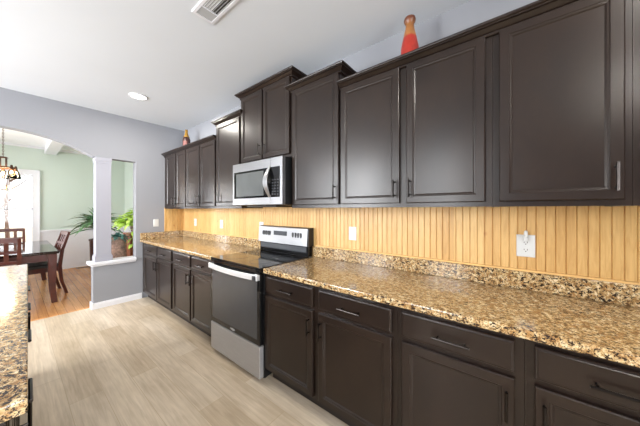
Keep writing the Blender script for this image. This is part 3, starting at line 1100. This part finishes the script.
def dining_chair(label, loc, rz):
    """seat towards local +y, back at local -y"""
    t = thing('dining_chair', label, 'chair', loc, rz, 'dining chairs round the table')
    w = 0.225
    MB().rings([[(-w + i, -0.20 + i, z), (w - i, -0.20 + i, z), (w + 0.012 - i, 0.22 - i, z), (-w - 0.012 + i, 0.22 - i, z)] for z, i in ((0.455, 0.004), (0.47, 0), (0.495, 0.004), (0.508, 0.03))]).build('seat', M['leather'], t, smooth=False, bevel=0.004)
    fr = MB().box(-w + 0.02, w - 0.02, 0.185, 0.205, 0.385, 0.455).box(-w + 0.02, w - 0.02, -0.20, -0.18, 0.385, 0.455)
    for s in (-1, 1):
        fr.box(s * (w - 0.03), s * (w - 0.008), -0.19, 0.195, 0.385, 0.455)
    fr.build('seat_frame', M['mahogany'], t)
    for s in (-1, 1):
        MB().rings([[(s * 0.21 - h, 0.19 - h, z), (s * 0.21 + h, 0.19 - h, z), (s * 0.21 + h, 0.19 + h, z), (s * 0.21 - h, 0.19 + h, z)] for z, h in ((0.455, 0.02), (0.0, 0.015))]).build('leg', M['mahogany'], t)
        lo = []
        for z, y, h in ((0.0, -0.275, 0.017), (0.22, -0.215, 0.020), (0.46, -0.195, 0.022), (0.72, -0.225, 0.020), (1.0, -0.305, 0.016)):
            lo.append([(s * 0.205 - h, y - h, z), (s * 0.205 + h, y - h, z), (s * 0.205 + h, y + h, z), (s * 0.205 - h, y + h, z)])
        MB().rings(lo).build('back_post', M['mahogany'], t)
    for z0, z1, yc in ((0.945, 1.005, -0.297), (0.80, 0.835, -0.250), (0.665, 0.70, -0.218)):
        MB().box(-0.20, 0.20, yc - 0.011, yc + 0.011, z0, z1).build('back_rail', M['mahogany'], t)
    for x in (-0.10, 0.0, 0.10):
        MB().rings([[(x - 0.02, y - 0.007, z), (x + 0.02, y - 0.007, z), (x + 0.02, y + 0.007, z), (x - 0.02, y + 0.007, z)] for z, y in ((0.69, -0.221), (0.82, -0.252), (0.95, -0.292))]).build('back_slat', M['mahogany'], t)
    return t


ch = dining_chair('mahogany slat-back chair at the near end of the dining table, its back to us', (-2.015, 5.30, 0), 0)
c2 = copy_tree(ch)
c2.location = (-1.93, 7.30, 0); c2.rotation_euler = (0, 0, PI)
c2['label'] = 'mahogany slat-back chair at the far end of the dining table, before the window'
c3 = copy_tree(ch)
c3.location = (-1.605, 5.95, 0); c3.rotation_euler = (0, 0, PI / 2 + math.radians(6))
c3['label'] = 'mahogany chair with dark leather seat on the right side of the dining table'

# chandelier over the table
t = thing('chandelier', 'bronze chandelier with glass shades hanging by a chain over the table', 'chandelier', (-1.955, 6.22, HC - 0.0))
MB().lathe([(0.0, 0), (0.065, 0), (0.060, -0.02), (0.02, -0.035), (0.0, -0.035)], n=20).build('ceiling_canopy', M['bronze'], t, smooth=True)
chn = MB()
for k in range(19):
    zc = -0.05 - k * 0.027
    pts = []
    for a in range(10):
        u, v = 0.008 * math.cos(a * PI / 5), 0.017 * math.sin(a * PI / 5)
        pts.append((u, 0, zc + v) if k % 2 else (0, u, zc + v))
    chn.tube(pts, 0.003, 5, closed=True)
chn.build('chain', M['bronze'], t)
fr = MB()
fr.lathe([(0.0, -0.545), (0.035, -0.550), (0.055, -0.567), (0.0, -0.571)], n=16)
for a in range(4):
    x, y = 0.042 * math.cos(a * PI / 2 + 0.6), 0.042 * math.sin(a * PI / 2 + 0.6)
    fr.tube([(x, y, -0.565), (x, y, -0.705)], 0.006, 6)
fr.tube([(0.132 * math.cos(a * PI / 16), 0.132 * math.sin(a * PI / 16), -0.720) for a in range(32)], 0.011, 8, closed=True)
for a in range(5):
    A = a * 2 * PI / 5 + 0.35
    fr.tube([(0, 0, -0.710), (0.07 * math.cos(A), 0.07 * math.sin(A), -0.715), (0.132 * math.cos(A), 0.132 * math.sin(A), -0.720)], 0.008, 6)
fr.build('frame', M['bronze'], t, smooth=True)
for a in range(5):
    A = a * 2 * PI / 5 + 0.35
    x, y = 0.132 * math.cos(A), 0.132 * math.sin(A)
    so = MB().lathe([(0.0, -0.675), (0.012, -0.680), (0.016, -0.715), (0.020, -0.755), (0.0, -0.758)], (x, y, 0), 12).build('socket', M['bronze'], t, smooth=True)
    MB().lathe([(0.022, -0.750), (0.034, -0.775), (0.050, -0.835), (0.058, -0.885), (0.0565, -0.885), (0.048, -0.835), (0.032, -0.775), (0.020, -0.752)], (x, y, 0), 16).build('glass_shade', M['shade_glass'], so, smooth=True)
    MB().lathe([(0.0, -0.757), (0.009, -0.761), (0.018, -0.790), (0.014, -0.812), (0.0, -0.820)], (x, y, 0), 12).build('bulb', M['bulb'], so, smooth=True)
d = bpy.data.lights.new('chandelier_lamp', 'POINT')
d.energy = 22
d.color = (1.0, 0.78, 0.52)
d.shadow_soft_size = 0.12
o = bpy.data.objects.new('chandelier_lamp', d)
o.location = (0, 0, -0.86)
o.parent = t
COL.objects.link(o)

# ------------------------------------------------------------------ plants and what they stand in
t = thing('potted_plant', 'dark green arching plant in the dining room left of the column', 'plant', (-0.70, 6.85, 0))
MB().lathe([(0.0, 0), (0.15, 0.0), (0.17, 0.30), (0.18, 0.72), (0.195, 0.74), (0.185, 0.76), (0.16, 0.755), (0.15, 0.70), (0, 0.70)], n=24).build('pot', M['maroon'], t, smooth=True)
MB().lathe([(0, 0.70), (0.15, 0.71), (0, 0.735)], n=20).build('soil', M['soil'], t)
fo = MB()
rng = random.Random(3)
for k in range(90):
    a = rng.uniform(0, 2 * PI)
    el = rng.uniform(0.15, 1.25)
    fo.leaf((0.03 * math.cos(a), 0.03 * math.sin(a), 0.93 + rng.uniform(0, 0.24)), (math.cos(a) * math.cos(el), math.sin(a) * math.cos(el), math.sin(el)), rng.uniform(0.48, 0.76) * (0.72 if math.cos(a) > 0 else 1.0), rng.uniform(0.05, 0.075), rng.uniform(0.3, 0.7), 7, rng.uniform(-0.4, 0.4))
fo.tube([(0, 0, 0.72), (0.01, 0, 1.18)], 0.016, 8)
fo.build('foliage', M['leaf_dark'], t, smooth=True, normals=False)

t = thing('potted_plant', 'lime green trailing plant behind the pass-through', 'plant', (-0.43, 5.45, 0.94))
MB().lathe([(0, 0), (0.085, 0), (0.11, 0.12), (0.115, 0.14), (0.10, 0.14), (0.095, 0.11), (0, 0.11)], n=20).build('pot', M['pot_brown'], t, smooth=True)
fo = MB()
rng = random.Random(11)
for k in range(190):
    a = rng.uniform(0, 2 * PI)
    r = rng.uniform(0.02, 0.26)
    z = 0.14 + rng.uniform(0.02, 0.30) * (1 - r / 0.34) + rng.uniform(0, 0.05)
    el = rng.uniform(-0.3, 0.8)
    fo.leaf((r * math.cos(a), r * math.sin(a), z), (math.cos(a) * math.cos(el), math.sin(a) * math.cos(el), math.sin(el)), rng.uniform(0.10, 0.16), rng.uniform(0.06, 0.09), rng.uniform(0.3, 0.7), 5, rng.uniform(-0.6, 0.6))
for k in range(7):
    a = -PI / 2 + rng.uniform(-0.6, 0.6)
    pts = [(0.10 * math.cos(a), 0.10 * math.sin(a), 0.15)]
    for s in range(1, 7):
        pts.append(((0.165 + 0.015 * s ** 0.6) * math.cos(a), (0.165 + 0.015 * s ** 0.6) * math.sin(a), 0.15 - 0.055 * s + rng.uniform(-0.01, 0.01)))
    fo.tube(pts, 0.003, 5)
    for p in pts[1:]:
        b_ = a + rng.uniform(-1, 1)
        fo.leaf(p, (math.cos(b_), math.sin(b_), 0.1), rng.uniform(0.09, 0.13), rng.uniform(0.05, 0.07), 0.9, 5, rng.uniform(-0.5, 0.5))
fo.build('foliage', M['leaf_bright'], t, smooth=True, normals=False)

t = thing('plant_chest', 'orange-brown wooden chest carrying the lime green plant', 'chest', (-0.36, 5.55, 0))
MB().box(-0.20, 0.34, -0.20, 0.20, 0.06, 0.91).build('body', M['chest_wood'], t, bevel=0.004)
MB().box(-0.215, 0.355, -0.215, 0.215, 0.91, 0.94).build('top', M['chest_wood'], t, bevel=0.005)
for sx in (-0.18, 0.32):
    for sy in (-0.18, 0.18):
        MB().box(sx - 0.02, sx + 0.02, sy - 0.02, sy + 0.02, 0, 0.06).build('foot', M['chest_wood'], t)
for k in range(3):
    dr = MB().box(-0.17, 0.31, -0.212, -0.20, 0.10 + k * 0.27, 0.345 + k * 0.27).build('drawer', M['chest_wood'], t, bevel=0.003)
    MB().lathe([(0.012, 0), (0.016, 0.015), (0.0, 0.02)], (0, 0, 0), 12).build('knob', M['bronze'], dr, loc=(0.07, -0.212, 0.22 + k * 0.27)).rotation_euler = (PI / 2, 0, 0)

t = thing('potted_plant', 'blue-green leafy plant in a weathered bark planter beside the column', 'plant', (-0.745, 5.30, 0))
MB().lathe([(0, 0), (0.105, 0), (0.115, 0.30), (0.120, 0.60), (0.115, 0.90), (0.108, 0.91), (0.095, 0.90), (0.09, 0.86), (0, 0.86)], n=20).build('planter', M['pot_brown'], t, smooth=True)
fo = MB()
rng = random.Random(5)
for k in range(50):
    a = rng.uniform(0, 2 * PI)
    el = rng.uniform(0.0, 1.2)
    fo.leaf((0.05 * math.cos(a), 0.05 * math.sin(a), 0.87 + rng.uniform(0, 0.05)), (math.cos(a) * math.cos(el), math.sin(a) * math.cos(el), math.sin(el)), rng.uniform(0.09, 0.17), rng.uniform(0.03, 0.055), rng.uniform(0.3, 0.7), 5, rng.uniform(-0.4, 0.4))
fo.build('foliage', M['leaf_blue'], t, smooth=True, normals=False)

t = thing('floor_register', 'dark metal floor register by the dining room back wall', 'vent', (-0.80, 7.98, 0))
MB().box(-0.14, 0.14, -0.055, 0.055, 0, 0.006).build('plate', M['register'], t, bevel=0.002)
sl = MB()
for k in range(11):
    sl.box(-0.115 + k * 0.022, -0.103 + k * 0.022, -0.04, 0.04, 0.006, 0.0075)
sl.build('slots', M['dark_void'], t)

# ------------------------------------------------------------------ outside the dining room window
struct(MB().box(-22, 14, YB + 0.12, 40, -0.5, -0.4).build('ground', M['lawn']), 'pale winter lawn outside the window', 'ground')
rng = random.Random(21)


def tree(loc, h, r, label):
    t = thing('bare_tree', label, 'tree', loc, rng.uniform(0, 6), 'bare trees outside the window')
    pts = [(0, 0, 0)]
    for k in range(1, 7):
        pts.append((rng.uniform(-0.1, 0.1), rng.uniform(-0.1, 0.1), h * k / 6))
    MB().tube(pts, [r * (1 - 0.13 * k) for k in range(7)], 9).build('trunk', M['bark'], t, smooth=True)
    br = MB()
    for k in range(26):
        z = h * rng.uniform(0.22, 0.98)
        a = rng.uniform(0, 2 * PI)
        L = rng.uniform(0.6, 1.7)
        p = Vector((0, 0, z))
        q = [p]
        d = Vector((math.cos(a), math.sin(a), rng.uniform(0.2, 0.8)))
        for s in range(4):
            d = d + Vector((rng.uniform(-.3, .3), rng.uniform(-.3, .3), rng.uniform(-.1, .2)))
            q.append(q[-1] + d.normalized() * L / 4)
        br.tube(q, [0.03, 0.024, 0.018, 0.012, 0.006], 5)
    br.build('branches', M['bark'], t, smooth=True)


for i, (x, y, h) in enumerate(((-2.35, 13.0, 5.5), (-1.95, 16.5, 6.5), (-2.8, 19.0, 7.0), (-3.6, 15.0, 6.0))):
    tree((x, y, -0.4), h, 0.07, 'leafless tree beyond the dining room window')
